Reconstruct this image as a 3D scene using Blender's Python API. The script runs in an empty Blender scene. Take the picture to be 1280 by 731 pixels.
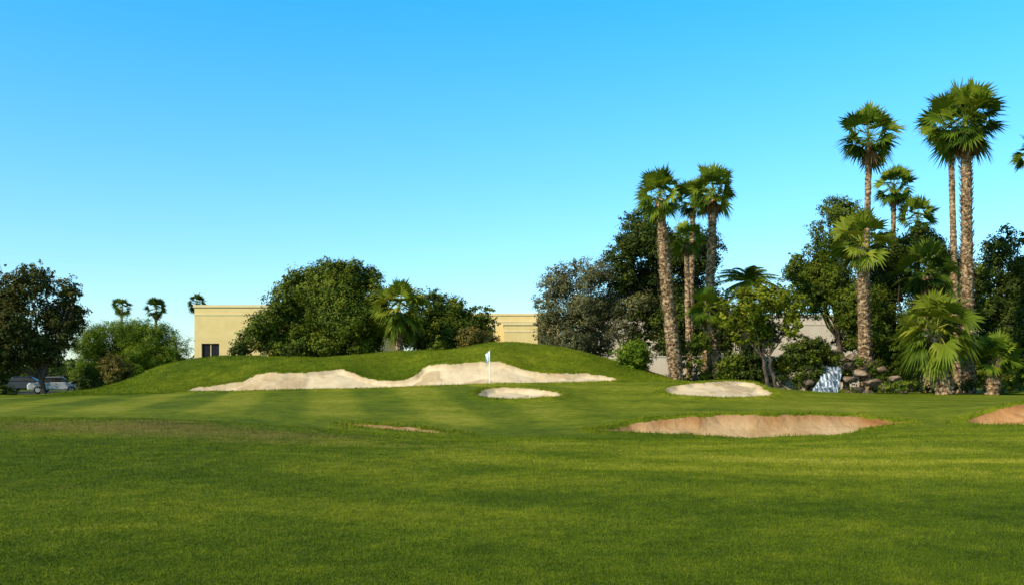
import bpy, bmesh, math, numpy as np
from mathutils import Vector
rng=np.random.default_rng(7)
scene=bpy.context.scene
F=1108.0; H=1.7; HZ=470.0
def W(px,py,d): return np.array([(px-640)/F*d, d, H+(HZ-py)/F*d])

# ---------------------------------------------------------------- helpers
def vnoise(x,y,s,seed=0):
    x=np.asarray(x)/s+100.3*seed+5000; y=np.asarray(y)/s+37.7*seed+5000
    xi=np.floor(x).astype(np.int64); yi=np.floor(y).astype(np.int64)
    fx=x-xi; fy=y-yi; fx=fx*fx*(3-2*fx); fy=fy*fy*(3-2*fy)
    def h(a,b):
        n=(a*374761393+b*668265263+seed*1442695)&0xffffffff
        n=((n^(n>>13))*1274126177)&0xffffffff
        return ((n^(n>>16))&0xffff)/65535.0
    return (h(xi,yi)*(1-fx)+h(xi+1,yi)*fx)*(1-fy)+(h(xi,yi+1)*(1-fx)+h(xi+1,yi+1)*fx)*fy
def fbm(x,y,s,seed=0):
    return (vnoise(x,y,s,seed)+.5*vnoise(x,y,s/2.1,seed+1)+.25*vnoise(x,y,s/4.3,seed+2))/1.75
def sstep(a,b,x):
    t=np.clip((x-a)/(b-a),0,1); return t*t*(3-2*t)

def mesh_obj(name,verts,quads=None,tris=None,mats=(),qm=None,tm=None,attrs=None,smooth=False,parent=None):
    me=bpy.data.meshes.new(name)
    verts=np.asarray(verts,dtype=np.float32)
    q=np.zeros((0,4),int) if quads is None else np.asarray(quads).reshape(-1,4)
    t=np.zeros((0,3),int) if tris is None else np.asarray(tris).reshape(-1,3)
    nl=q.size+t.size; npoly=len(q)+len(t)
    me.vertices.add(len(verts)); me.vertices.foreach_set('co',verts.ravel())
    me.loops.add(nl); me.polygons.add(npoly)
    me.loops.foreach_set('vertex_index',np.concatenate([q.ravel(),t.ravel()]).astype(np.int32))
    ls=np.concatenate([np.arange(len(q))*4, q.size+np.arange(len(t))*3]).astype(np.int32)
    me.polygons.foreach_set('loop_start',ls)
    mi=np.concatenate([np.zeros(len(q),int) if qm is None else np.asarray(qm), np.zeros(len(t),int) if tm is None else np.asarray(tm)]).astype(np.int32)
    for m in mats: me.materials.append(m)
    me.polygons.foreach_set('material_index',mi)
    me.polygons.foreach_set('use_smooth',np.full(npoly,smooth))
    me.update(calc_edges=True)
    if attrs:
        for k,a in attrs.items():
            at=me.attributes.new(k,'FLOAT','POINT'); at.data.foreach_set('value',np.asarray(a,dtype=np.float32))
    ob=bpy.data.objects.new(name,me); scene.collection.objects.link(ob)
    if parent: ob.parent=parent
    return ob

class MB:
    def __init__(s): s.v=[];s.q=[];s.t=[];s.qm=[];s.tm=[];s.a=[];s.n=0
    def add(s,v,q=None,t=None,m=0,a=0.5):
        v=np.asarray(v,float).reshape(-1,3)
        if q is not None:
            q=np.asarray(q).reshape(-1,4); s.q.append(q+s.n); s.qm.append(np.full(len(q),m))
        if t is not None:
            t=np.asarray(t).reshape(-1,3); s.t.append(t+s.n); s.tm.append(np.full(len(t),m))
        s.v.append(v); s.a.append(np.broadcast_to(np.asarray(a,float),(len(v),))); s.n+=len(v)
    def tube(s,pts,rad,sides=8,m=0,a=0.5,rough=0.0):
        pts=np.asarray(pts,float); n=len(pts); rad=np.broadcast_to(rad,(n,))
        tg=np.gradient(pts,axis=0); tg/=np.linalg.norm(tg,axis=1)[:,None]+1e-9
        ref=np.array([0.3,1,0.1]); 
        u=np.cross(tg,ref); u/=np.linalg.norm(u,axis=1)[:,None]+1e-9; w=np.cross(tg,u)
        an=np.linspace(0,2*np.pi,sides,endpoint=False)
        R=rad[:,None]*(1+rough*rng.normal(size=(n,sides)))
        v=pts[:,None,:]+R[...,None]*(np.cos(an)[None,:,None]*u[:,None,:]+np.sin(an)[None,:,None]*w[:,None,:])
        i=np.arange(n-1)[:,None]*sides; j=np.arange(sides)[None,:]; k=(j+1)%sides
        q=np.stack([i+j,i+k,i+sides+k,i+sides+j],-1).reshape(-1,4)
        s.add(v.reshape(-1,3),q=q,m=m,a=a)
    def box(s,x0,x1,y0,y1,z0,z1,m=0):
        v=[(x0,y0,z0),(x1,y0,z0),(x1,y1,z0),(x0,y1,z0),(x0,y0,z1),(x1,y0,z1),(x1,y1,z1),(x0,y1,z1)]
        s.add(v,q=[(0,3,2,1),(4,5,6,7),(0,1,5,4),(1,2,6,5),(2,3,7,6),(3,0,4,7)],m=m)
    def leaves(s,c,nrm,L,wd,m=1,a=0.5):
        n=len(c); nrm=nrm/(np.linalg.norm(nrm,axis=1)[:,None]+1e-9)
        r=rng.normal(size=(n,3)); t=np.cross(nrm,r); t/=np.linalg.norm(t,axis=1)[:,None]+1e-9; b=np.cross(nrm,t)
        L=np.broadcast_to(L,(n,))[:,None]; wd=np.broadcast_to(wd,(n,))[:,None]
        v=np.stack([c-t*L,c+b*wd,c+t*L,c-b*wd],1).reshape(-1,3)
        q=np.arange(n*4).reshape(-1,4)
        s.add(v,q=q,m=m,a=np.repeat(np.broadcast_to(a,(n,)),4))
    def build(s,name,mats,smooth=False,parent=None):
        return mesh_obj(name,np.concatenate(s.v),np.concatenate(s.q) if s.q else None,np.concatenate(s.t) if s.t else None,
            mats,np.concatenate(s.qm) if s.qm else None,np.concatenate(s.tm) if s.tm else None,{'v':np.concatenate(s.a)},smooth,parent)

# ---------------------------------------------------------------- materials
def newmat(name):
    m=bpy.data.materials.new(name); m.use_nodes=True; nt=m.node_tree; nt.nodes.clear()
    out=nt.nodes.new('ShaderNodeOutputMaterial'); return m,nt,out
def N(nt,t,**k):
    n=nt.nodes.new(t)
    for a,b in k.items(): setattr(n,a,b)
    return n
def ramp(nt,stops):
    r=nt.nodes.new('ShaderNodeValToRGB'); e=r.color_ramp.elements
    while len(e)<len(stops): e.new(0.5)
    for i,(p,c) in enumerate(stops): e[i].position=p; e[i].color=(*c,1)
    return r
def leafmat(name,stops,trans=0.3,rough=0.6):
    m,nt,out=newmat(name); L=nt.links
    at=N(nt,'ShaderNodeAttribute',attribute_name='v'); r=ramp(nt,[(p,(c[0]*1.25,c[1]*1.17,c[2]*.85)) for p,c in stops]); L.new(at.outputs['Fac'],r.inputs[0])
    p=N(nt,'ShaderNodeBsdfPrincipled'); p.inputs['Roughness'].default_value=rough; p.inputs['Specular IOR Level'].default_value=0.12
    L.new(r.outputs[0],p.inputs['Base Color'])
    t=N(nt,'ShaderNodeBsdfTranslucent'); L.new(r.outputs[0],t.inputs[0])
    mx=N(nt,'ShaderNodeMixShader'); mx.inputs[0].default_value=trans
    L.new(p.outputs[0],mx.inputs[1]); L.new(t.outputs[0],mx.inputs[2]); L.new(mx.outputs[0],out.inputs[0]); return m
def noisemat(name,stops,scale=3,detail=6,rough=0.9,bump=0.3,bdist=0.05,stretch=(1,1,1),spec=0.2,bscale=None,lip=None):
    m,nt,out=newmat(name); L=nt.links
    g=N(nt,'ShaderNodeNewGeometry'); mp=N(nt,'ShaderNodeMapping'); mp.inputs['Scale'].default_value=stretch
    L.new(g.outputs['Position'],mp.inputs[0])
    n=N(nt,'ShaderNodeTexNoise'); n.inputs['Scale'].default_value=scale; n.inputs['Detail'].default_value=detail
    L.new(mp.outputs[0],n.inputs['Vector']); r=ramp(nt,stops); L.new(n.outputs[0],r.inputs[0])
    p=N(nt,'ShaderNodeBsdfPrincipled'); p.inputs['Roughness'].default_value=rough; p.inputs['Specular IOR Level'].default_value=spec
    col=r.outputs[0]
    if lip:
        at=N(nt,'ShaderNodeAttribute',attribute_name='lip'); mx=N(nt,'ShaderNodeMix',data_type='RGBA')
        L.new(at.outputs['Fac'],mx.inputs[0]); L.new(col,mx.inputs[6]); mx.inputs[7].default_value=(*lip,1); col=mx.outputs[2]
    L.new(col,p.inputs['Base Color'])
    n2=N(nt,'ShaderNodeTexNoise'); n2.inputs['Scale'].default_value=bscale or scale*2; n2.inputs['Detail'].default_value=4
    L.new(mp.outputs[0],n2.inputs['Vector'])
    b=N(nt,'ShaderNodeBump'); b.inputs['Strength'].default_value=bump; b.inputs['Distance'].default_value=bdist
    L.new(n2.outputs[0],b.inputs['Height']); L.new(b.outputs[0],p.inputs['Normal']); L.new(p.outputs[0],out.inputs[0]); return m

def grassmat(name,bumpy=True):
    m,nt,out=newmat(name); L=nt.links
    g=N(nt,'ShaderNodeNewGeometry')
    def nz(scale,det=3):
        n=N(nt,'ShaderNodeTexNoise'); n.inputs['Scale'].default_value=scale; n.inputs['Detail'].default_value=det; n.inputs['Roughness'].default_value=0.7
        L.new(g.outputs['Position'],n.inputs['Vector']); return n
    def math_(op,a,b,c=None):
        x=N(nt,'ShaderNodeMath',operation=op)
        for i,v in enumerate((a,b,c)):
            if v is None: continue
            if hasattr(v,'is_linked'): L.new(v,x.inputs[i])
            else: x.inputs[i].default_value=v
        return x.outputs[0]
    def att(n): return N(nt,'ShaderNodeAttribute',attribute_name=n).outputs['Fac']
    n1=nz(0.35,4); n2=nz(2.2,6); n3=nz(18,4)
    s=math_('MULTIPLY_ADD',n1.outputs[0],0.5,-0.25)
    s=math_('ADD',s,math_('MULTIPLY_ADD',n2.outputs[0],0.9,-0.45))
    s=math_('ADD',s,math_('MULTIPLY_ADD',n3.outputs[0],0.8,-0.40))
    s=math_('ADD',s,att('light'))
    s=math_('ADD',s,math_('MULTIPLY_ADD',att('v'),0.20,-0.10))
    r=ramp(nt,[(0.0,(0.038,0.066,0.003)),(0.3,(0.088,0.125,0.005)),(0.6,(0.182,0.200,0.009)),(1.0,(0.37,0.32,0.035))])
    L.new(s,r.inputs[0])
    d=math_('ADD',att('dry'),math_('MULTIPLY_ADD',n2.outputs[0],1.6,-0.8))
    d=math_('ADD',d,math_('MULTIPLY_ADD',n3.outputs[0],1.2,-0.6))
    cl=N(nt,'ShaderNodeClamp'); L.new(d,cl.inputs[0]); cm=math_('MULTIPLY',cl.outputs[0],0.8)
    mx=N(nt,'ShaderNodeMix',data_type='RGBA'); L.new(cm,mx.inputs[0]); L.new(r.outputs[0],mx.inputs[6])
    mx.inputs[7].default_value=(0.24,0.155,0.045,1)
    p=N(nt,'ShaderNodeBsdfPrincipled'); p.inputs['Roughness'].default_value=0.85; p.inputs['Specular IOR Level'].default_value=0.05
    L.new(mx.outputs[2],p.inputs['Base Color'])
    if bumpy:
        hb=math_('ADD',n3.outputs[0],math_('MULTIPLY',n2.outputs[0],1.8))
        b=N(nt,'ShaderNodeBump'); b.inputs['Strength'].default_value=0.8; b.inputs['Distance'].default_value=0.08
        L.new(hb,b.inputs['Height']); L.new(b.outputs[0],p.inputs['Normal'])
    L.new(p.outputs[0],out.inputs[0]); return m

M_grass=grassmat('turf'); M_blade=grassmat('turf_blades',False)
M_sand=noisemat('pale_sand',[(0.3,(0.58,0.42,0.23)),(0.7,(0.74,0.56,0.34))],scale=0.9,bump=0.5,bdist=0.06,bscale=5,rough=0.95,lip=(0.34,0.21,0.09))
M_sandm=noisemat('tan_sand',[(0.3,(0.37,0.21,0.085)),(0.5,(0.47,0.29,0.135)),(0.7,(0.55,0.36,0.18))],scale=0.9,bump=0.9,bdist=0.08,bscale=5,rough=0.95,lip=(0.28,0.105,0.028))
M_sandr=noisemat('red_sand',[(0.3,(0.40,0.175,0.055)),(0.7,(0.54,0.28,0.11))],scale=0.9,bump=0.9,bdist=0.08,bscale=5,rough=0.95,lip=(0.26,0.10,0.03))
M_bark=noisemat('bark',[(0.3,(0.045,0.03,0.02)),(0.7,(0.12,0.085,0.06))],scale=5,stretch=(1,1,.25),bump=0.8)
M_palmbark=noisemat('palm_bark',[(0.36,(0.08,0.04,0.018)),(0.5,(0.28,0.165,0.08)),(0.62,(0.50,0.34,0.19))],scale=2.6,detail=3,stretch=(1.6,1.6,2.2),bump=1.0,bdist=0.15)
M_palm=leafmat('palm_frond',[(0,(0.022,0.048,0.006)),(0.45,(0.075,0.128,0.011)),(1,(0.21,0.25,0.022))],0.3)
M_palmy=leafmat('palm_frond_light',[(0,(0.045,0.075,0.007)),(0.5,(0.13,0.175,0.015)),(1,(0.28,0.29,0.04))],0.3)
M_palmd=leafmat('palm_frond_dark',[(0,(0.015,0.034,0.005)),(0.5,(0.045,0.082,0.009)),(1,(0.12,0.155,0.016))],0.22)
M_thatch=leafmat('dead_frond',[(0,(0.11,0.065,0.03)),(1,(0.27,0.17,0.09))],0.15,0.9)
M_dkgreen=leafmat('leaf_dark',[(0,(0.010,0.018,0.004)),(0.5,(0.030,0.046,0.006)),(1,(0.095,0.118,0.012))],0.13)
M_green=leafmat('leaf_green',[(0,(0.018,0.034,0.004)),(0.5,(0.057,0.086,0.007)),(1,(0.16,0.18,0.015))],0.18)
M_bright=leafmat('leaf_bright',[(0,(0.035,0.07,0.005)),(0.5,(0.095,0.155,0.010)),(1,(0.20,0.26,0.018))],0.3)
M_citrus=leafmat('leaf_yellowgreen',[(0,(0.04,0.06,0.005)),(0.5,(0.12,0.15,0.010)),(1,(0.28,0.28,0.025))],0.3)
M_grey=leafmat('leaf_greygreen',[(0,(0.042,0.046,0.020)),(0.5,(0.10,0.10,0.048)),(1,(0.20,0.185,0.095))],0.2)
M_olive=leafmat('leaf_olive',[(0,(0.015,0.021,0.005)),(0.5,(0.045,0.053,0.009)),(0.85,(0.09,0.084,0.018)),(1,(0.19,0.11,0.033))],0.2)
M_brownbush=leafmat('leaf_brown',[(0,(0.045,0.045,0.012)),(0.6,(0.12,0.105,0.023)),(1,(0.22,0.14,0.042))],0.2)

# ---------------------------------------------------------------- terrain
def zp(py,d): return H-(py-HZ)/F*d
rows={
 28:[(-200,521),(0,522),(200,524),(330,532),(450,541),(560,548),(700,546),(860,549),(1000,547),(1140,537),(1280,534),(1500,531)],
 33:[(-100,527),(0,527),(300,530),(430,536),(560,543),(700,541),(760,543),(900,550),(1050,549),(1140,536),(1200,535),(1280,535),(1400,532)],
 35.2:[(-100,521),(0,521),(300,524),(430,530),(560,536),(700,536),(760,538),(860,539),(900,539),(1000,539),(1060,537),(1140,530),(1200,531),(1240,529),(1280,527),(1400,526)],
 36.6:[(-100,516),(0,516),(300,519),(430,524),(560,531),(700,532),(760,530),(860,521),(900,519.5),(1000,519),(1060,521),(1140,526),(1200,525),(1240,514),(1280,504),(1400,500)],
 42:[(0,508),(300,508),(560,514),(640,514),(760,514),(900,511),(1000,510),(1140,510),(1220,506),(1280,501),(1400,497)],
 47:[(0,503),(300,502),(500,502),(600,500),(700,500),(760,504),(830,499),(900,499),(1000,501),(1140,502),(1280,499)],
 51:[(0,500),(200,498),(300,496),(450,494),(600,488),(650,486),(700,488),(760,492),(830,491),(900,488),(960,492),(1000,497),(1140,499),(1280,497)],
 55:[(0,498),(200,495),(300,491),(450,488),(600,482),(700,482),(780,480),(830,481),(870,478),(930,477.5),(965,484),(1000,491),(1140,496),(1280,495)],
 59:[(0,497),(150,494),(205,492),(300,490),(400,488),(500,485),(600,481.5),(700,479.5),(780,477.5),(830,476),(900,479),(1000,489),(1140,494),(1280,494)],
 62:[(0,496),(150,492),(205,491),(300,489),(400,487),(500,484),(600,481),(700,479),(780,476.5),(830,475),(900,480),(1000,489),(1140,493),(1280,493)],
 66:[(0,495),(120,490),(200,478),(250,477),(300,474),(330,465),(355,465),(400,464),(425,461),(450,468),(480,473),(510,472),(530,460),(550,455),(590,454),(620,451),(640,455),(660,461),(700,464),(740,466),(780,471),(830,474),(900,482),(1000,490),(1280,492)],
 74:[(0,493),(100,492),(130,486),(165,473),(200,457),(240,447),(270,444),(340,444),(400,447),(430,444),(500,439),(560,438),(610,429),(650,428),(700,433),(760,448),(800,461),(850,474),(900,483),(1000,489),(1280,491)],
 79:[(0,492),(100,492),(180,476),(240,462),(340,458),(500,455),(640,445),(740,458),(800,472),(880,485),(1280,490)],
 86:[(0,489),(1280,489)],
}
xd=np.arange(-62,62.001,0.2)
Ds=[-200,0,8,14,20]; Z=[np.zeros_like(xd) for _ in Ds]
Z[4]=Z[4]+np.interp(xd,[-14,-6,0,10],[0.12,0.05,-0.05,0.0])
for d in sorted(rows):
    p=np.array(rows[d],float); x=(p[:,0]-640)/F*d; z=zp(p[:,1],d)
    r=np.interp(xd,x,z); k=np.arange(-12,13)*0.2; g=np.exp(-k*k/2/0.6**2); g/=g.sum()
    r=np.convolve(np.pad(r,12,mode='edge'),g,'valid'); Ds.append(d); Z.append(r)
for d,z in ((110,0.3),(400,0.3),(5000,0.3)): Ds.append(d); Z.append(np.full_like(xd,z))
Ds=np.array(Ds,float); Z=np.array(Z)
h=np.diff(Ds)[:,None]; dl=np.diff(Z,axis=0)/h; m=np.zeros_like(Z)
w1=2*h[1:]+h[:-1]; w2=h[1:]+2*h[:-1]; same=(dl[1:]*dl[:-1])>0
with np.errstate(divide='ignore',invalid='ignore'):
    mm=(w1+w2)/(w1/dl[:-1]+w2/dl[1:])
m[1:-1]=np.where(same,mm,0)
yd=np.arange(3,92.001,0.2)
def geo(a,b,n): return a+(b-a)*(np.linspace(0,1,n)**3)
ys=np.concatenate([[-150,-60,-20,-8,-3,0,1,2],yd,geo(92,4000,40)[1:]])
k=np.clip(np.searchsorted(Ds,ys,side='right')-1,0,len(Ds)-2)
t=((ys-Ds[k])/(Ds[k+1]-Ds[k]))[:,None]; hh=(Ds[k+1]-Ds[k])[:,None]
G=(2*t**3-3*t**2+1)*Z[k]+(t**3-2*t**2+t)*hh*m[k]+(-2*t**3+3*t**2)*Z[k+1]+(t**3-t**2)*hh*m[k+1]
xo=geo(62,3000,30)[1:]
xs=np.concatenate([-xo[::-1],xd,xo]); G=np.concatenate([np.repeat(G[:,:1],29,1),G,np.repeat(G[:,-1:],29,1)],1)
X,Y=np.meshgrid(xs,ys)
G=G+np.where((Y<90)&(abs(X)<62),(fbm(X,Y,5,3)-.5)*0.07+(fbm(X,Y,1.3,9)-.5)*0.02,0)
G=G+(fbm(X,Y,9,51)-.5)*0.30*sstep(5,9,Y)*(1-sstep(21,27,Y))
G=G+(fbm(X,Y,4.5,53)-.5)*0.40*sstep(60,64,Y)*(1-sstep(76,80,Y))
def bil(A,x,y):
    x=np.asarray(x,float); y=np.asarray(y,float)
    i=np.clip(np.searchsorted(xs,x)-1,0,len(xs)-2); j=np.clip(np.searchsorted(ys,y)-1,0,len(ys)-2)
    fx=(x-xs[i])/(xs[i+1]-xs[i]); fy=(y-ys[j])/(ys[j+1]-ys[j])
    return (A[j,i]*(1-fx)+A[j,i+1]*fx)*(1-fy)+(A[j+1,i]*(1-fx)+A[j+1,i+1]*fx)*fy
bunkers=[
 ([(207,491.5),(250,484),(300,478),(318,470),(330,466),(355,467),(400,465),(425,462),(437,465),(450,470),(480,476),(510,475),(522,467),(530,460),(550,456),(590,455),(620,452),(640,457),(660,464),(700,467),(740,468),(780,475),(770,478),(700,480),(600,482.5),(500,486),(400,489),(300,490.5)],57.5,71,M_sand,0.30,0.25),
 ([(596,492),(605,487),(640,485),(680,489),(703,495),(680,499),(640,500.5),(606,499)],46,55,M_sand,0.25,0.3),
 ([(826,487),(850,482),(890,479),(930,478.5),(955,486),(970,495),(950,498),(900,499),(845,497)],46,57,M_sand,0.25,0.3),
 ([(724,541),(770,535),(790,530),(812,529),(850,522.5),(880,523.5),(900,520),(950,522),(1000,519.5),(1070,522),(1090,525.5),(1146,528.5),(1120,533),(1060,541),(1000,548),(900,548),(800,544)],30,37.6,M_sandm,0.30,0.9),
 ([(1196,530),(1225,521),(1260,511),(1290,504),(1340,503),(1340,534),(1260,534),(1215,532)],31.5,38.5,M_sandr,0.2,0.6),
 ([(424,531.5),(480,533.5),(540,539),(583,545),(560,546.5),(500,542),(450,537)],30,38,M_sandm,0.15,0.4),
]
def chaikin(P,n=2):
    for _ in range(n):
        Q=np.roll(P,-1,0); P=np.stack([P*.75+Q*.25,P*.25+Q*.75],1).reshape(-1,2)
    return P
def sdf(P,x,y):
    d=np.full(x.shape,1e9); ins=np.zeros(x.shape,bool)
    for i in range(len(P)):
        a=P[i]; b=P[(i+1)%len(P)]; e=b-a; wx=x-a[0]; wy=y-a[1]
        t=np.clip((wx*e[0]+wy*e[1])/(e@e+1e-12),0,1)
        d=np.minimum(d,(wx-e[0]*t)**2+(wy-e[1]*t)**2)
        c=((a[1]>y)!=(b[1]>y)); 
        with np.errstate(divide='ignore',invalid='ignore'):
            c&=x<(b[0]-a[0])*(y-a[1])/(b[1]-a[1]+1e-12)+a[0]
        ins^=c
    return np.sqrt(d)*np.where(ins,-1,1)
polys=[]
for pts,d0,d1,*_ in bunkers:
    P=[]
    for px,py in pts:
        dd=np.linspace(d0,d1,240); x=(px-640)/F*dd; z=bil(G,x,dd); e=abs(HZ+(H-z)/dd*F-py)
        dbest=dd[np.argmin(e)]; P.append(((px-640)/F*dbest,dbest))
    polys.append(chaikin(np.array(P)))
EDGE=lambda x,y:(fbm(x,y,1.5,21)-.5)*0.6+(fbm(x,y,.5,23)-.5)*.35
S=np.full(G.shape,5.0)
for P,(_,_,_,mat,dep,_) in zip(polys,bunkers):
    x0,y0=P.min(0)-2; x1,y1=P.max(0)+2
    i0,i1=np.searchsorted(xs,[x0,x1]); j0,j1=np.searchsorted(ys,[y0,y1])
    sx=X[j0:j1,i0:i1]; sy=Y[j0:j1,i0:i1]
    s=sdf(P,sx,sy)+EDGE(sx,sy)
    G[j0:j1,i0:i1]+= -dep*sstep(-0.05,0.35,-s)+0.14*np.exp(-((s-0.25)/0.35)**2)*(s>-0.3)
    S[j0:j1,i0:i1]=np.minimum(S[j0:j1,i0:i1],s)
def ell(cx,cy,rx,ry): return np.exp(-(((X-cx)/rx)**2+((Y-cy)/ry)**2))
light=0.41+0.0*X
light+=0.22*ell(7,17,10,3.2)+0.18*ell(11,23,12,3)-0.12*ell(-9,18,8,6)-0.12*ell(0,7.5,20,2.0)+0.06*ell(-1,12,5,1.5)  # foreground shading put into turf colour: bright roll at right, darker left and near
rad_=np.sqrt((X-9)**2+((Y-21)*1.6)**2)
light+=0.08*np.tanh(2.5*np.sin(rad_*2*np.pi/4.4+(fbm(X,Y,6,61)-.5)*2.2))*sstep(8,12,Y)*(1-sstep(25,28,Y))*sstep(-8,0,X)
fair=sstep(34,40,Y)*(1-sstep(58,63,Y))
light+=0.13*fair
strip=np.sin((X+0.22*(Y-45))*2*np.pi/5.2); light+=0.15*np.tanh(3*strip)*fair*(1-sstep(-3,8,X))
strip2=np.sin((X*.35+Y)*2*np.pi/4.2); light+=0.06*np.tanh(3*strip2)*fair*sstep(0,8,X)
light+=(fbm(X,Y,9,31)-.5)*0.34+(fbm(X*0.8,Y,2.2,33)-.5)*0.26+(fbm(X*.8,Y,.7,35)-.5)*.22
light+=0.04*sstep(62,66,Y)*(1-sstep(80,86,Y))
light-=0.12*ell(-24,72,5,8)+0.16*ell(8.5,73,3,8)  # mound shade painted into the turf: left hump and right slope darkened
dry=-0.64+1.1*ell(-9,25.5,9,3.4)+0.45*ell(-13,31,8,4)+(fbm(X*.6,Y,3,41)-.5)*1.1+0.45*ell(-17,69,7,3)
dry+=0.5*np.exp(-((S-0.2)/0.35)**2)*(S<2)
dry+=0.6*ell(-2,22.5,7,1.4)+1.4*ell(-6.9,13.8,0.45,0.25)
ny,nx=G.shape
idx=np.arange(ny*nx).reshape(ny,nx)
quads=np.stack([idx[:-1,:-1],idx[:-1,1:],idx[1:,1:],idx[1:,:-1]],-1).reshape(-1,4)
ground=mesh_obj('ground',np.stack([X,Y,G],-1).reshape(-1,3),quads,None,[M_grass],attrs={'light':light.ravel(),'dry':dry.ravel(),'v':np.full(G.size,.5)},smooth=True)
def gz(x,y): return bil(G,x,y)
for P,(_,_,_,mat,dep,lipk) in zip(polys,bunkers):
    x0,y0=P.min(0)-.6; x1,y1=P.max(0)+.6
    ax=np.arange(x0,x1,0.1); ay=np.arange(y0,y1,0.1); sx,sy=np.meshgrid(ax,ay)
    s=sdf(P,sx,sy)+EDGE(sx,sy)
    z=gz(sx,sy)+np.clip(-s*0.4+0.01,-0.12,0.05)+((fbm(sx,sy,0.5,5)-.5)*0.07+(fbm(sx,sy,1.6,6)-.5)*0.14)*sstep(.2,.6,-s)
    gy=np.gradient(z,0.1,axis=0)
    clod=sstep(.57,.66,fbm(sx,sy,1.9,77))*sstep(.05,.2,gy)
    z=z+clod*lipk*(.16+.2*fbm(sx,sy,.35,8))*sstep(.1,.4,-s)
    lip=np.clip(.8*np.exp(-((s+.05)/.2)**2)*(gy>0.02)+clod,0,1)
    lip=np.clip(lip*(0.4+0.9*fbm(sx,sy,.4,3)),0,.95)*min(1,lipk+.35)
    a,b=sx.shape; id2=np.arange(a*b).reshape(a,b)
    q=np.stack([id2[:-1,:-1],id2[:-1,1:],id2[1:,1:],id2[1:,:-1]],-1).reshape(-1,4)
    q=q[(s.ravel()[q].min(1)<0.25)]
    used=np.unique(q); mp=np.full(a*b,-1); mp[used]=np.arange(len(used))
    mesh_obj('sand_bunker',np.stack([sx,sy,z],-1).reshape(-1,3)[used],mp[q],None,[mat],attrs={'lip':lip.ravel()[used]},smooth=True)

def blades(x,y,hgt,wid,name):
    n=len(x); z=gz(x,y); an=rng.uniform(0,2*np.pi,n); c,s=np.cos(an)*wid,np.sin(an)*wid
    lx=rng.normal(size=n)*hgt*.5; ly=rng.normal(size=n)*hgt*.5
    v=np.stack([np.stack([x-c,y-s,z-.004],-1),np.stack([x+c,y+s,z-.004],-1),np.stack([x+lx,y+ly,z+hgt],-1)],1).reshape(-1,3)
    t=np.arange(n*3).reshape(-1,3); rep=lambda a:np.repeat(a,3)
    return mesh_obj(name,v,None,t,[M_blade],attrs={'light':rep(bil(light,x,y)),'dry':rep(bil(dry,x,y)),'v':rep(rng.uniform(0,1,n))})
n=560000
dd=6.0*(30/6.0)**(rng.uniform(0,1,n)); xx=rng.uniform(-0.66,0.66,n)*dd
keep=bil(S,xx,dd)>0.05; xx=xx[keep]; dd=dd[keep]; n=len(xx)
hg=rng.uniform(.007,.020,n)*(0.8+dd/24); blades(xx,dd,hg,0.0022*(0.6+dd/7),'grass')
fx=[];fy=[]
for P in polys:
    Q=np.roll(P,-1,0)
    for a,b in zip(P,Q):
        k=int(np.linalg.norm(b-a)*300); tt=rng.uniform(0,1,k)[:,None]; e=a+(b-a)*tt+rng.normal(size=(k,2))*0.35; fx.append(e[:,0]); fy.append(e[:,1])
k=130000; fx.append(rng.uniform(-34,24,k)); fy.append(rng.uniform(61,79,k)); far=np.concatenate([np.zeros(sum(map(len,fx))-k),np.ones(k)])
fx=np.concatenate(fx); fy=np.concatenate(fy); sv=bil(S,fx,fy); kp=(sv>-0.04)&((sv<0.7)|(far>0)); fx=fx[kp];fy=fy[kp]
blades(fx,fy,rng.uniform(.03,.14,len(fx)),0.014,'rough_grass')

# ---------------------------------------------------------------- vegetation
def crown(mb,lobes,leaf=0.13,dens=1.0,m=1,aspect=.55,loose=1.0,up=.3):
    for (c,r) in lobes:
        c=np.asarray(c,float)
        sc=np.array([1,1,rng.uniform(.8,1.0)])
        nc=int(max(10,42*r*r*dens)); 
        dr=rng.normal(size=(nc,3)); dr/=np.linalg.norm(dr,axis=1)[:,None]
        rad=r*rng.uniform(0.1,1.0,nc)**0.40*(1+0.15*loose*rng.normal(size=nc).clip(-1,2))
        cc=c+dr*rad[:,None]*sc
        rc=np.clip(r*0.22,0.18,0.55)*rng.uniform(.6,1.3,nc)
        nl=(rc*rc*235*(0.11/leaf)**2).astype(int)+6
        ci=np.repeat(np.arange(nc),nl); k=len(ci)
        off=rng.normal(size=(k,3))*0.55; off[:,2]*=.75
        p=cc[ci]+off*rc[ci][:,None]
        nr=dr[ci]*.9+off*.5+rng.normal(size=(k,3))*.5+np.array([0,0,up])
        vc=rng.uniform(.0,1.,nc)*0.6
        a=np.clip(vc[ci]+rng.uniform(0,.4,k)+ .10*dr[ci][:,2],0,1)
        mb.leaves(p,nr,leaf*rng.uniform(.7,1.3,k),leaf*aspect*rng.uniform(.7,1.2,k),m=m,a=a)
def limb(mb,a,b,r0,r1,wob=.12,n=7,m=0):
    a=np.asarray(a,float); b=np.asarray(b,float); t=np.linspace(0,1,n)[:,None]
    L=np.linalg.norm(b-a); p=a+(b-a)*t; p[1:-1]+=rng.normal(size=(n-2,3))*wob*L/n; p[:,2]+= (np.sin(t[:,0]*np.pi)*L*.05)
    mb.tube(p,np.linspace(r0,r1,n),7,m=m)
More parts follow.
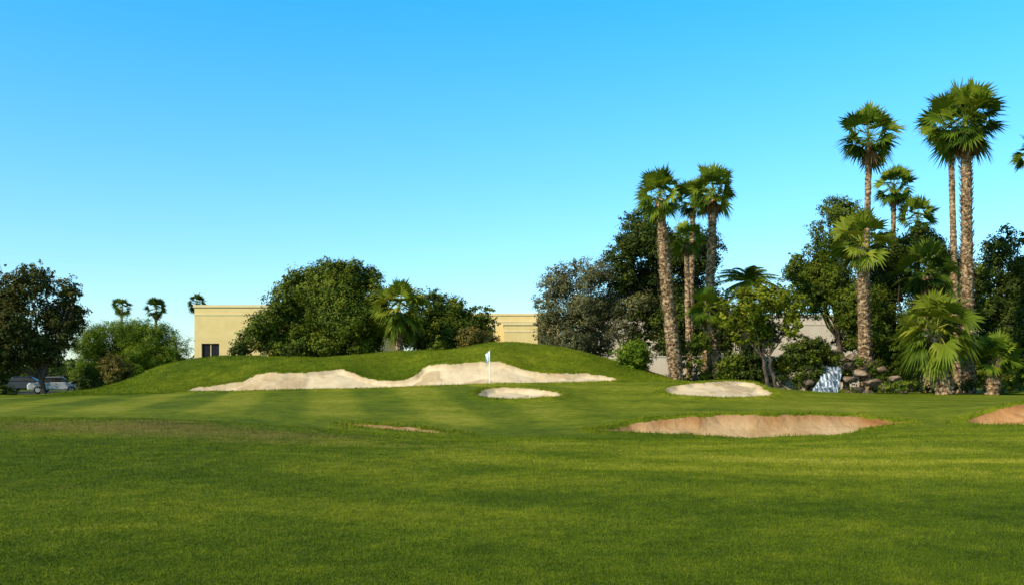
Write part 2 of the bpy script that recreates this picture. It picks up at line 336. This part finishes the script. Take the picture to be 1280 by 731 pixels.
def tree(name,base_px,d,lobes,mat,leaf=.13,dens=1.0,tr=.22,loose=1.,aspect=.55,fork=.35,stems=1,depth=1.0):
    mb=MB(); bx=(base_px-640)/F*d; bz=gz(bx,d)-.1
    L=[]
    for lb in lobes:
        px,py,r=lb[:3]; c=W(px,py,d); c[1]+=rng.uniform(-1,1)*depth*(r/F*d); L.append((c,r/F*d))
    cen=np.mean([l[0] for l in L],0)
    for s in range(stems):
        b0=np.array([bx+(s-(stems-1)/2)*.7,d+rng.uniform(-.3,.3),bz])
        fk=b0+(cen-b0)*fork+rng.normal(size=3)*.15
        limb(mb,b0,fk,tr,tr*.75)
        for c,r in L[s::stems]:
            limb(mb,fk,c,tr*.36,.025)
            for _ in range(3):
                dr=rng.normal(size=3); dr/=np.linalg.norm(dr); limb(mb,c-(c-fk)*.2,c+dr*r*.8,.03,.01,n=5)
    crown(mb,L,leaf,dens,loose=loose,aspect=aspect)
    return mb.build(name,[M_bark,mat])
def bush(name,px,py,r,d,mat,leaf=.10,k=5,dens=1.0):
    mb=MB(); c=W(px,py,d); R=r/F*d; b=np.array([c[0],d,gz(c[0],d)-.05]); L=[]
    for i in range(k):
        an=rng.uniform(0,6.28); q=c+np.array([np.cos(an)*R*.5,np.sin(an)*R*.5,rng.uniform(-.35,.35)*R]); L.append((q,R*.6)); limb(mb,b,q,.05,.02,n=5)
    L.append((c,R*.75)); L.append((np.array([c[0],d,(c[2]+b[2])/2]),R*.8))
    crown(mb,L,leaf,dens,loose=.9); return mb.build(name,[M_bark,mat])

def fan_palm(name,cpx,cpy,Rpx,bpx,d,tr=.3,nf=40,mat=None,lean=0.0,thatch=8,lo=-58,droop=.26,boots=0.0,flare=1.25):
    mat=mat or M_palm; mb=MB(); c=W(cpx,cpy,d); R=Rpx/F*d*1.05; nf=int(nf*1.12)
    bx=(bpx-640)/F*d; b=np.array([bx,d,gz(bx,d)-.1]); n=26
    t=np.linspace(0,1,n); top=c-np.array([0,0,.15*R])
    p=b+(top-b)*t[:,None]; p[:,0]+=np.sin(t*np.pi)*lean
    rad=tr*(flare-(flare-.8)*t); rad=rad*(1+.05*rng.normal(size=n))
    rad[-3:]*=1.15
    hh=top[2]-b[2]; n2=max(n,int(hh*5)); tt=np.linspace(0,1,n2); p=np.stack([np.interp(tt,t,p[:,i]) for i in range(3)],1); rr=np.interp(tt,t,rad)
    rr=rr*(1+.05*np.where(np.arange(n2)%2,1,-1))
    mb.tube(p,rr,12,m=0,rough=.05)
    if boots>0:
        nb=int(hh*boots*46); th=rng.uniform(0,boots,nb) ; ph=rng.uniform(0,6.283,nb)
        ctr=np.stack([np.interp(th,tt,p[:,i]) for i in range(3)],1); r=np.interp(th,tt,rr)
        o=np.stack([np.cos(ph),np.sin(ph),0*ph],1); s_=np.stack([-np.sin(ph),np.cos(ph),0*ph],1)
        q0=ctr+o*(r*.95)[:,None]; w=.08; 
        tip=q0+o*.17+np.array([0,0,.34])+s_*rng.normal(size=nb)[:,None]*.10
        v=np.stack([q0-s_*w,q0+s_*w,tip+s_*w*.5,tip-s_*w*.5],1).reshape(-1,3)
        mb.add(v,q=np.arange(nb*4).reshape(-1,4),m=0)
    up=np.array([0,0,1.])
    def frond(u,Lp,Lb,m,av,dr,spread=1.35,ns=19,base=None):
        base=c if base is None else base
        s=np.cross(u,up); s/=np.linalg.norm(s)+1e-6; nn=np.cross(s,u)
        roll=rng.normal()*.55; s,nn=s*math.cos(roll)+nn*math.sin(roll),nn*math.cos(roll)-s*math.sin(roll)
        e=base+u*Lp-up*dr*Lp*.25
        mb.add([base-s*.035,base+s*.035,e+s*.025,e-s*.025],q=[(0,1,2,3)],m=m,a=.9)
        an=np.linspace(-spread,spread,ns)+rng.normal(size=ns)*.03
        dv=np.cos(an)[:,None]*u+np.sin(an)[:,None]*s; 
        ll=Lb*(.72+.28*np.cos(an*.8))*rng.uniform(.85,1.1,ns)
        sd=-np.sin(an)[:,None]*u+np.cos(an)[:,None]*s
        fold=nn*(np.abs(np.sin(an))*.25)[:,None]
        mid=e+(dv+fold)*(ll*.5)[:,None]-up*(dr*.18*ll)[:,None]
        tip=e+(dv*.95+fold)*ll[:,None]-up*(dr*ll*rng.uniform(.5,1.3,ns))[:,None]
        wd=Lb*.055; L_=mid-sd*wd; R_=mid+sd*wd; Bs=np.repeat(e[None],ns,0)
        v=np.stack([Bs,L_,tip,R_],1).reshape(-1,3)
        k=np.arange(ns)*4; tr_=np.concatenate([np.stack([k,k+1,k+3],1),np.stack([k+1,k+2,k+3],1)])
        mb.add(v,t=tr_,m=m,a=np.clip(av+np.repeat(rng.normal(size=ns)*.10,4),0,1))
    for i in range(nf):
        f=(i+.5)/nf; el=math.radians(84-(84-lo)*f**.9+rng.normal()*8); az=i*2.39996+rng.normal()*.3
        u=np.array([math.cos(el)*math.cos(az),math.cos(el)*math.sin(az),math.sin(el)])
        k=rng.uniform(.75,1.16)*(1-.15*f*f); frond(u,R*.5*k,R*.54*k,1,float(np.clip(rng.uniform(.3,1.0)-.3*f,0,1)),droop*(.5+f))
    for i in range(thatch):
        el=math.radians(rng.uniform(-82,-58)); az=rng.uniform(0,6.28); u=np.array([math.cos(el)*math.cos(az),math.cos(el)*math.sin(az),math.sin(el)])
        frond(u,R*.22,R*.38,2,rng.uniform(.1,.9),.4,spread=.6,ns=10,base=c-up*.15*R)
    return mb.build(name,[M_palmbark,mat,M_thatch])
def feather_palm(name,cpx,cpy,Rpx,bpx,d,tr=.25,nf=42,mat=None):
    mb=MB(); c=W(cpx,cpy,d); R=Rpx/F*d; bx=(bpx-640)/F*d; b=np.array([bx,d,gz(bx,d)-.1])
    t=np.linspace(0,1,40); mb.tube(b+(c-b)*t[:,None],tr*(1.2-.3*t)*(1+.06*(np.arange(40)%2)),10,rough=.05)
    for i in range(nf):
        f=(i+.5)/nf; el=math.radians(82-115*f+rng.normal()*6); az=i*2.39996+rng.normal()*.2; h_=np.array([math.cos(az),math.sin(az),0]); s=np.array([-math.sin(az),math.cos(az),0])
        k=rng.uniform(.85,1.1)
        tt=np.linspace(0,1,9); rx=k*(R*1.05*tt*math.cos(el)+R*.35*tt**2*math.sin(max(el,0))); rz=k*(R*1.05*tt*math.sin(el)-R*.55*tt**2*(1.1-.3*f))
        P=c+h_*rx[:,None]+np.array([0,0,1.])*rz[:,None]; mb.tube(P,np.linspace(.04,.01,9),4,m=1,a=.8)
        nL=34; q=np.linspace(.12,1,nL); B=np.stack([np.interp(q,tt,P[:,k_]) for k_ in range(3)],1)
        tg=np.gradient(B,axis=0); tg/=np.linalg.norm(tg,axis=1)[:,None]
        for sg in (-1,1):
            ln=R*.34*np.sin(q*2.6+.35).clip(.25,1)
            tip=B+(s*sg*.8+tg*.55-np.array([0,0,.35]))*ln[:,None]+rng.normal(size=(nL,3))*.04
            w=tg*.05; v=np.stack([B-w,B+w,tip],1).reshape(-1,3); mb.add(v,t=np.arange(nL*3).reshape(-1,3),m=1,a=np.clip(.5+rng.normal()*.2,0,1))
    return mb.build(name,[M_palmbark,mat or M_palm])

# left side
tree('mesquite_tree',57,75,[(42,360,26),(78,362,18),(12,378,26),(62,394,28),(22,410,32),(88,398,15),(50,432,28),(90,370,12),(35,338,13),(-20,390,32),(5,350,14),(10,442,26),(-25,440,30),(80,425,16),(62,345,10),(92,384,9),(-5,335,14),(20,460,12),(70,446,14),(75,408,16)],M_olive,tr=.28,fork=.2,loose=1.4)
tree('palo_verde_tree',170,86,[(125,428,24),(158,420,26),(195,426,24),(222,440,18),(140,452,24),(185,452,26),(112,445,20),(175,408,14),(212,455,20),(110,468,16),(140,408,10),(205,412,9),(232,452,10),(160,440,24),(120,415,12)],M_bright,leaf=.10,aspect=.35,loose=1.5,tr=.15,fork=.3,dens=1.3)
bush('bush',145,459,22,71,M_brownbush,k=6)
bush('bush',100,476,14,74,M_dkgreen); bush('bush',8,488,12,70,M_dkgreen); bush('bush',118,466,14,80,M_green); bush('bush',-10,478,18,74,M_dkgreen); bush('bush',170,462,12,74,M_bright)
tree('ficus_tree',395,84,[(430,352,28),(458,350,20),(392,360,30),(358,376,24),(334,408,22),(308,428,17),(380,402,36),(440,398,38),(472,378,20),(420,430,30),(345,428,24),(408,338,15),(476,408,22),(380,432,24),(460,432,22),(445,334,12),(370,352,14),(318,410,12),(425,370,30),(400,390,30),(350,395,20),(362,436,20),(425,334,10)],M_green,dens=1.1,tr=.35,fork=.22,loose=1.0)
tree('ficus_tree',560,88,[(530,392,24),(562,393,26),(590,400,20),(610,402,12),(560,420,28),(520,418,24),(600,420,20),(545,373,13),(612,388,8),(535,432,18),(580,432,18),(575,380,10),(520,375,10),(555,405,24)],M_green,tr=.28,fork=.22,loose=1.1)
bush('bush',365,440,20,82,M_dkgreen); bush('bush',450,434,18,81,M_green); bush('bush',590,422,22,80,M_brownbush); bush('bush',545,434,14,80,M_green); bush('bush',410,438,16,81,M_green)
bush('bush',300,438,16,82,M_dkgreen)
fan_palm('fan_palm_tree',499,384,40,499,80,tr=.35,mat=M_palmy,nf=56,lo=-72,droop=.45,thatch=6)
for x,y,r,d in ((152,384,14,140),(195,386,17,135),(246,379,15,138)): fan_palm('fan_palm_tree',x,y,r,x,d,tr=.22,nf=34,mat=M_palmd,thatch=4)
# middle
tree('eucalyptus_tree',735,83,[(700,356,24),(738,348,22),(688,392,22),(732,388,34),(768,382,26),(715,425,26),(686,418,18),(750,424,26),(798,382,20),(715,336,13),(755,330,12),(690,370,14),(676,375,9),(694,338,9),(672,405,9),(775,415,18)],M_grey,aspect=.4,tr=.2,loose=1.4,stems=2,dens=.95)
tree('carob_tree',850,84,[(800,296,28),(778,322,22),(830,316,30),(862,325,28),(884,308,20),(810,355,34),(858,368,34),(840,400,30),(885,380,24),(790,277,14),(820,280,15),(775,350,22),(800,390,24),(870,425,26),(835,430,22),(905,420,22),(765,320,10),(800,266,8),(800,420,18)],M_dkgreen,tr=.35,fork=.4,dens=1.0,loose=1.2)
fan_palm('fan_palm_tree',825,243,39,846,68,tr=.42,lean=-.1,boots=.85,nf=44,thatch=12,flare=1.3)
fan_palm('fan_palm_tree',866,250,28,862,77,tr=.24,nf=34,mat=M_palmd)
fan_palm('fan_palm_tree',892,238,35,883,72,tr=.34,nf=42,boots=.9,thatch=12)
fan_palm('fan_palm_tree',858,300,26,862,73,tr=.24,nf=34,mat=M_palm)
feather_palm('date_palm_tree',935,352,38,936,74,mat=M_palm)
tree('citrus_tree',966,67,[(932,382,24),(972,374,24),(950,404,24),(992,388,20),(912,398,16),(985,410,16),(955,362,14),(930,420,14),(960,425,14),(1000,375,12),(905,380,10)],M_citrus,tr=.16,fork=.4,dens=1.15,loose=1.2,stems=2)
bush('bush',792,440,26,72,M_bright,k=7); fan_palm('fan_palm_tree',885,385,30,900,70,tr=.3,nf=36,mat=M_palm,boots=.9)
bush('bush',868,430,20,69,M_green); bush('bush',942,448,24,69,M_dkgreen); bush('bush',1010,444,30,66,M_dkgreen,k=7); bush('bush',915,455,20,69,M_green); bush('bush',975,456,16,69,M_citrus)
tree('carob_tree',925,80,[(915,400,22),(940,420,24),(900,430,20),(965,415,18)],M_dkgreen,tr=.15,stems=2)
# right
tree('pine_tree',1060,80,[(1045,272,24),(1060,298,24),(1030,308,22),(1004,340,20),(1040,348,32),(1062,384,32),(1020,378,22),(998,325,12),(1038,257,12),(990,340,10),(1022,285,11),(1018,348,22),(1002,362,16),(1035,330,22)],M_green,tr=.3,fork=.4,aspect=.45,loose=1.2,dens=1.25)
tree('carob_tree',1140,82,[(1108,315,24),(1142,312,26),(1120,350,34),(1165,360,36),(1098,396,36),(1150,402,36),(1190,330,22),(1185,395,28),(1125,430,28),(1080,425,22),(1180,430,26),(1060,425,16),(1100,445,20)],M_dkgreen,tr=.3)
tree('carob_tree',1245,75,[(1250,312,22),(1236,346,26),(1266,368,26),(1222,390,30),(1256,410,32),(1285,340,26),(1232,440,30),(1272,450,28),(1255,292,10),(1200,430,24),(1300,390,34),(1310,440,34),(1275,300,10)],M_dkgreen,tr=.3,dens=1.15)
tree('carob_tree',1080,74,[(1090,420,20),(1110,440,20),(1130,425,22),(1115,455,18),(1062,428,14)],M_green,tr=.14,stems=2)
fan_palm('fan_palm_tree',1207,152,55,1211,66,tr=.42,nf=52,thatch=12,boots=.95,flare=1.15)
fan_palm('fan_palm_tree',1188,158,42,1197,70,tr=.25,nf=34,thatch=4)
fan_palm('fan_palm_tree',1086,172,43,1080,71,tr=.27,nf=46,thatch=8)
fan_palm('fan_palm_tree',1077,303,42,1083,66,tr=.42,nf=40,mat=M_palmy,boots=.95,thatch=10)
fan_palm('fan_palm_tree',1117,234,29,1115,84,tr=.26,nf=38,mat=M_palm); fan_palm('fan_palm_tree',1147,272,29,1146,83,tr=.26,nf=36,mat=M_palm)
fan_palm('fan_palm_tree',1160,338,46,1158,71,tr=.35,nf=40,mat=M_palmd)
fan_palm('fan_palm_tree',1292,190,28,1300,75,tr=.3,nf=36)
fan_palm('fan_palm_tree',1170,410,54,1182,62,tr=.5,nf=56,mat=M_palmy,lo=-65,droop=.45,boots=.95,thatch=8)
fan_palm('fan_palm_tree',1245,446,32,1240,62,tr=.4,nf=36,mat=M_palm,boots=1,lo=-40)
mb=MB(); L=[]
for px in np.arange(850,1400,12):
    d=rng.uniform(69,75); c=W(px+rng.uniform(-5,5),rng.uniform(450,484),d); L.append((c,rng.uniform(11,20)/F*d))
for px in np.arange(1090,1400,18):
    d=rng.uniform(63,66); c=W(px,rng.uniform(478,488),d); L.append((c,rng.uniform(6,12)/F*d))
for px,py in ((1088,459),(1100,470),(1020,448),(1030,432),(1000,470),(1075,450),(1118,480),(1060,486),(1045,444)):
    d=rng.uniform(64,65.5); L.append((W(px,py,d),rng.uniform(5,9)/F*d))
crown(mb,L,.12,.9,m=1); mb.build('shrubbery',[M_bark,M_green])
mb=MB(); L=[]
for px in np.arange(-200,300,14):
    d=rng.uniform(89,98); c=W(px,rng.uniform(462,482),d); L.append((c,rng.uniform(12,20)/F*d))
crown(mb,L,.15,.8,m=1); mb.build('hedge',[M_bark,M_dkgreen])
mb=MB(); L=[]
for px in np.arange(-400,1700,16):
    d=rng.uniform(165,200); c=W(px,rng.uniform(450,474),d); L.append((c,rng.uniform(14,24)/F*d))
crown(mb,L,.4,.35,m=1); mb.build('distant_trees',[M_bark,M_green])

# ---------------------------------------------------------------- rock waterfall
M_rock=noisemat('boulder_rock',[(0.3,(0.05,0.033,0.02)),(0.5,(0.15,0.10,0.06)),(0.7,(0.32,0.22,0.14))],scale=1.4,bump=.9,bdist=.15)
M_water=noisemat('falling_water',[(0.42,(0.05,0.07,0.08)),(0.52,(0.28,0.32,0.35)),(0.62,(0.70,0.73,0.75))],scale=1.6,stretch=(4.5,1,.6),rough=.2,bump=.6,spec=.4)
emp=bpy.data.objects.new('rock_waterfall',None); scene.collection.objects.link(emp)
bm=bmesh.new()
def rock(c,r):
    ret=bmesh.ops.create_icosphere(bm,subdivisions=3,radius=1)
    ax=rng.normal(size=(9,3)); ax/=np.linalg.norm(ax,axis=1)[:,None]; cut=rng.uniform(.5,.85,9); sc=np.array([rng.uniform(.9,1.5),rng.uniform(.8,1.1),rng.uniform(.5,.85)])*r
    for v in ret['verts']:
        p=np.array(v.co)
        for a,k in zip(ax,cut):
            q=p@a
            if q>k: p=p-a*(q-k)*.95
        p=p*(1+rng.normal()*.02)*sc+c; v.co=p
for px,py,r in ((1062,474,9),(1076,466,11),(1092,478,9),(1072,486,8),(1060,458,8),(1018,466,8),(1010,478,7),(1004,490,5),(1085,452,9),(1066,446,9),(1108,486,8),(1052,448,7),(1034,452,7),(1118,472,8),(1085,490,6),(1062,490,5),(1014,491,4),(980,487,5),(1130,489,5),(1100,462,8),(1045,441,7),(1024,458,6),(1040,468,5),(1033,482,4)):
    d=64.3+max(0,(488-py))*.05+rng.uniform(-.3,.3); rock(W(px,py,d),r/F*d)
me=bpy.data.meshes.new('boulders'); bm.to_mesh(me); bm.free(); me.materials.append(M_rock)
ob=bpy.data.objects.new('boulders',me); scene.collection.objects.link(ob); ob.parent=emp
pr=[(457,65.9),(459,65.4),(465,65.1),(467,64.6),(474,64.4),(476,63.9),(483,63.7),(485,63.2),(492,63.0)]
v=[];nw=26
edge=rng.uniform(-2.5,2.5,(len(pr),2))
for i,(py,d) in enumerate(pr):
    hw=11+i*.6; cx=1041-i*1.2; x0_=cx-hw+edge[i//2*2,0]; x1_=cx+hw+edge[i//2*2,1]
    for j in range(nw):
        u=j/(nw-1); v.append(W(x0_+(x1_-x0_)*u,py+rng.uniform(-.9,.9),d-.3*(1-(2*u-1)**2)+rng.uniform(-.1,.1)))
q=[(i*nw+j,i*nw+j+1,(i+1)*nw+j+1,(i+1)*nw+j) for i in range(len(pr)-1) for j in range(nw-1)]
mesh_obj('cascade',v,q,None,[M_water],smooth=True,parent=emp)

# ---------------------------------------------------------------- buildings
M_yel=noisemat('yellow_stucco',[(0.3,(0.70,0.50,0.19)),(0.7,(0.78,0.57,0.24))],scale=1.0,bump=.2,bdist=.02)
M_yel2=noisemat('stucco_trim',[(0.3,(0.72,0.54,0.25)),(0.7,(0.78,0.60,0.30))],scale=1.0,bump=.2,bdist=.02)
M_pink=noisemat('pale_stucco',[(0.3,(0.60,0.48,0.35)),(0.7,(0.68,0.56,0.42))],scale=1.0,bump=.2,bdist=.02)
M_dark=noisemat('dark_glass',[(0.3,(0.015,0.015,0.018)),(0.7,(0.03,0.03,0.035))],rough=.15,bump=0.0,spec=.5)
M_roof=noisemat('flat_roof',[(0.3,(0.3,0.26,0.2)),(0.7,(0.4,0.35,0.28))])
def building(name,px0,px1,pytop,d,depth,mat,trim,wins):
    e=bpy.data.objects.new(name,None); scene.collection.objects.link(e)
    x0=(px0-640)/F*d; x1=(px1-640)/F*d; zt=H+(HZ-pytop)/F*d; zb=.1
    mb=MB(); cuts=sorted([((a-640)/F*d,(b-640)/F*d,H+(HZ-t_)/F*d,H+(HZ-b_)/F*d) for a,b,t_,b_ in wins]); x=x0
    for a,b,zt_,zb_ in cuts:
        if a>x+.01: mb.box(x,a,d,d+.3,zb,zt)
        if zb_>zb+.05: mb.box(a,b,d,d+.3,zb,zb_)
        mb.box(a,b,d,d+.3,zt_,zt); x=b
    mb.box(x,x1,d,d+.3,zb,zt)
    mb.box(x0,x0+.3,d+.3,d+depth,zb,zt); mb.box(x1-.3,x1,d+.3,d+depth,zb,zt); mb.box(x0+.3,x1-.3,d+depth-.3,d+depth,zb,zt)
    mb.build('walls',[mat],parent=e)
    mb=MB(); mb.box(x0+.3,x1-.3,d+.3,d+depth-.3,zt-.5,zt-.3); mb.build('roof',[M_roof],parent=e)
    mb=MB()
    mb.box(x0-.12,x1+.12,d-.12,d+.32,zt,zt+.28); mb.box(x0-.12,x0+.32,d+.32,d+depth,zt,zt+.28); mb.box(x1-.32,x1+.12,d+.32,d+depth,zt,zt+.28)
    mb.box(x0-.05,x1+.05,d-.05,d-.002,zt-.9,zt-.7); mb.build('parapet_cap',[trim],parent=e)
    if cuts:
        mb=MB()
        for a,b,zt_,zb_ in cuts: mb.box(a+.002,b-.002,d+.22,d+.26,zb_,zt_)
        mb.build('windows',[M_dark],parent=e)
        mb=MB()
        for a,b,zt_,zb_ in cuts:
            mb.box((a+b)/2-.04,(a+b)/2+.04,d+.15,d+.217,zb_,zt_)
            mb.box(a-.08,b+.08,d-.1,d-.003,zb_-.12,zb_)
        mb.build('window_frames',[trim],parent=e)
    return e
building('yellow_stucco_building',243,470,384,100,18,M_yel,M_yel2,[(252,274,429,450),(340,356,428,446)])
building('yellow_stucco_building',560,700,394,118,18,M_yel,M_yel2,[])
building('yellow_stucco_building',630,672,406,112,5.9,M_yel,M_yel2,[])
building('pale_stucco_building',755,1075,396,98,16,M_pink,M_pink,[])
mb=MB(); d=76; x0=(800-640)/F*d; x1=(1010-640)/F*d
mb.box(x0,x1,d,d+.25,.1,zp(446,d)); mb.box(x0-.05,x1+.05,d-.05,d+.3,zp(446,d),zp(446,d)+.1); mb.build('garden_wall',[M_pink])

# ---------------------------------------------------------------- parking + cars
M_asph=noisemat('asphalt',[(0.3,(0.04,0.04,0.04)),(0.7,(0.065,0.062,0.06))],scale=6)
ax=np.linspace(-64,-34,40); ay=np.linspace(79,88,16); sx,sy=np.meshgrid(ax,ay); id2=np.arange(sx.size).reshape(sx.shape)
mesh_obj('parking_lot',np.stack([sx,sy,gz(sx,sy)+.02],-1).reshape(-1,3),np.stack([id2[:-1,:-1],id2[:-1,1:],id2[1:,1:],id2[1:,:-1]],-1).reshape(-1,4),None,[M_asph],smooth=True)
M_tyre=noisemat('tyre',[(0.3,(0.015,0.015,0.015)),(0.7,(0.025,0.025,0.025))],bump=0)
M_rim=noisemat('wheel_rim',[(0.3,(0.4,0.4,0.4)),(0.7,(0.5,0.5,0.5))],rough=.35,bump=0,spec=.6)
def paint(n,c): return noisemat(n,[(0.3,c),(0.7,tuple(k*1.05 for k in c))],rough=.25,bump=0,spec=.6)
def car(px,d,col,ang=0.0):
    e=bpy.data.objects.new('parked_car',None); scene.collection.objects.link(e)
    prof=[(-2.2,.35),(-2.25,.7),(-2.1,.95),(-1.3,1.0),(1.5,1.02),(2.15,.9),(2.2,.6),(2.15,.35)]
    def loft(sections,name,mat):
        v=[];n=len(sections[0][1])
        for y,pr in sections: v+= [(x,y,z) for x,z in pr]
        q=[(i*n+j,i*n+(j+1)%n,(i+1)*n+(j+1)%n,(i+1)*n+j) for i in range(len(sections)-1) for j in range(n)]
        me=bpy.data.meshes.new(name); me.from_pydata([tuple(map(float,p)) for p in v],[],q+[tuple(range(n))[::-1],tuple(range((len(sections)-1)*n,len(sections)*n))]); me.materials.append(mat); me.update()
        o=bpy.data.objects.new(name,me); scene.collection.objects.link(o); o.parent=e
        bv=o.modifiers.new('b','BEVEL'); bv.width=.05; bv.segments=3; bv.limit_method='ANGLE'; return o
    sh=lambda k:[(x*k,z) for x,z in prof]
    loft([(-.9,sh(.96)),(-.8,sh(1)),(.8,sh(1)),(.9,sh(.96))],'body',col)
    cab=[(-1.55,1.0),(-1.05,1.42),(.55,1.45),(1.25,1.02)]
    loft([(-.82,[(x*1,z) if z<1.1 else (x*.93,z-.03) for x,z in cab]),(-.62,cab),(.62,cab),(.82,[(x,z) if z<1.1 else (x*.93,z-.03) for x,z in cab])],'windows',M_dark)
    loft([(-.66,[(-1.08,1.44),(-.98,1.49),(.5,1.51),(.6,1.46)]),(.66,[(-1.08,1.44),(-.98,1.49),(.5,1.51),(.6,1.46)])],'roof',col)
    for x in (-1.35,1.35):
        for y in (-.86,.86):
            for rr,mt,w,nm in ((.33,M_tyre,.2,'wheel'),(.2,M_rim,.23,'rim')):
                bm=bmesh.new(); bmesh.ops.create_cone(bm,cap_ends=True,segments=24,radius1=rr,radius2=rr,depth=w)
                me=bpy.data.meshes.new(nm); bm.to_mesh(me); bm.free(); me.materials.append(mt)
                o=bpy.data.objects.new(nm,me); scene.collection.objects.link(o); o.parent=e; o.rotation_euler=(math.pi/2,0,0); o.location=(x,y,.33)
    x=(px-640)/F*d; e.location=(x,d,gz(x,d)+.03); e.rotation_euler=(0,0,ang)
car(34,84,paint('dark_paint',(.02,.022,.03)),.15); car(70,80.5,paint('silver_paint',(.5,.5,.5)),.35)

# ---------------------------------------------------------------- flagstick
M_white=noisemat('white_paint',[(0.3,(.78,.78,.76)),(0.7,(.82,.82,.8))],rough=.4,bump=0)
e=bpy.data.objects.new('golf_flagstick',None); scene.collection.objects.link(e)
d=57.5; fx=(612-640)/F*d; z0=float(gz(fx,d)); ztop=zp(438,d)
mb=MB(); mb.tube([(fx,d,z0-.1),(fx,d,z0+1),(fx,d,ztop)],[.036,.034,.028],10); mb.build('pole',[M_white],True,e)
a,b=np.meshgrid(np.linspace(0,1,12),np.linspace(0,1,10)); 
vx=fx-.03-a*.28*(1-.35*b)+.03*np.sin(b*5); vy=d+.09*np.sin(a*9+b*3)*a; vz=ztop-.03-b*.62-a*.22
id2=np.arange(a.size).reshape(a.shape)
mesh_obj('flag',np.stack([vx,vy,vz],-1).reshape(-1,3),np.stack([id2[:-1,:-1],id2[:-1,1:],id2[1:,1:],id2[1:,:-1]],-1).reshape(-1,4),None,[M_white],smooth=True,parent=e)
mb=MB(); mb.tube([(fx,d,z0-.12),(fx,d,z0+.008)],[.06,.06],20); mb.build('cup',[M_white],True,e)

# ---------------------------------------------------------------- light, sky, camera
el=math.radians(34); sv=Vector((-0.78,-0.63,0)).normalized(); az=math.atan2(sv.x,sv.y)
sd=Vector((sv.x*math.cos(el),sv.y*math.cos(el),math.sin(el)))
sl=bpy.data.lights.new('sun','SUN'); sl.energy=5.0; sl.angle=math.radians(.5); sl.color=(1,.91,.74)
so=bpy.data.objects.new('sun',sl); so.rotation_euler=sd.to_track_quat('Z','Y').to_euler(); scene.collection.objects.link(so)
w=bpy.data.worlds.new('World'); scene.world=w; w.use_nodes=True; nt=w.node_tree; nt.nodes.clear()
sky=nt.nodes.new('ShaderNodeTexSky'); sky.sky_type='NISHITA'; sky.sun_disc=False; sky.sun_elevation=el; sky.sun_rotation=az; sky.air_density=1.0; sky.dust_density=.6; sky.ozone_density=1.5
tc=nt.nodes.new('ShaderNodeTexCoord'); sep=nt.nodes.new('ShaderNodeSeparateXYZ'); nt.links.new(tc.outputs['Generated'],sep.inputs[0])
K=2.5
tint=ramp(nt,[(p,tuple(c/K for c in col)) for p,col in [(0.0,(1.30,1.50,1.62)),(0.12,(0.98,1.56,1.82)),(0.40,(0.30,1.82,2.42)),(0.60,(0.50,0.75,0.9))]])
nt.links.new(sep.outputs['Z'],tint.inputs[0])
mul=nt.nodes.new('ShaderNodeMix'); mul.data_type='RGBA'; mul.blend_type='MULTIPLY'; mul.inputs[0].default_value=1
bg=nt.nodes.new('ShaderNodeBackground'); bg.inputs[1].default_value=.13*K; out=nt.nodes.new('ShaderNodeOutputWorld')
nt.links.new(sky.outputs[0],mul.inputs[6]); nt.links.new(tint.outputs[0],mul.inputs[7]); nt.links.new(mul.outputs[2],bg.inputs[0]); nt.links.new(bg.outputs[0],out.inputs[0])
cd=bpy.data.cameras.new('camera'); cam=bpy.data.objects.new('camera',cd); scene.collection.objects.link(cam)
cam.location=(0,0,H); cam.rotation_euler=(math.pi/2,0,0); cd.sensor_width=36; cd.lens=F/1280*36; cd.shift_y=(HZ-365.5)/1280; cd.clip_end=9000
scene.camera=cam
scene.view_settings.view_transform='Standard'; scene.view_settings.look='None'; scene.view_settings.exposure=0
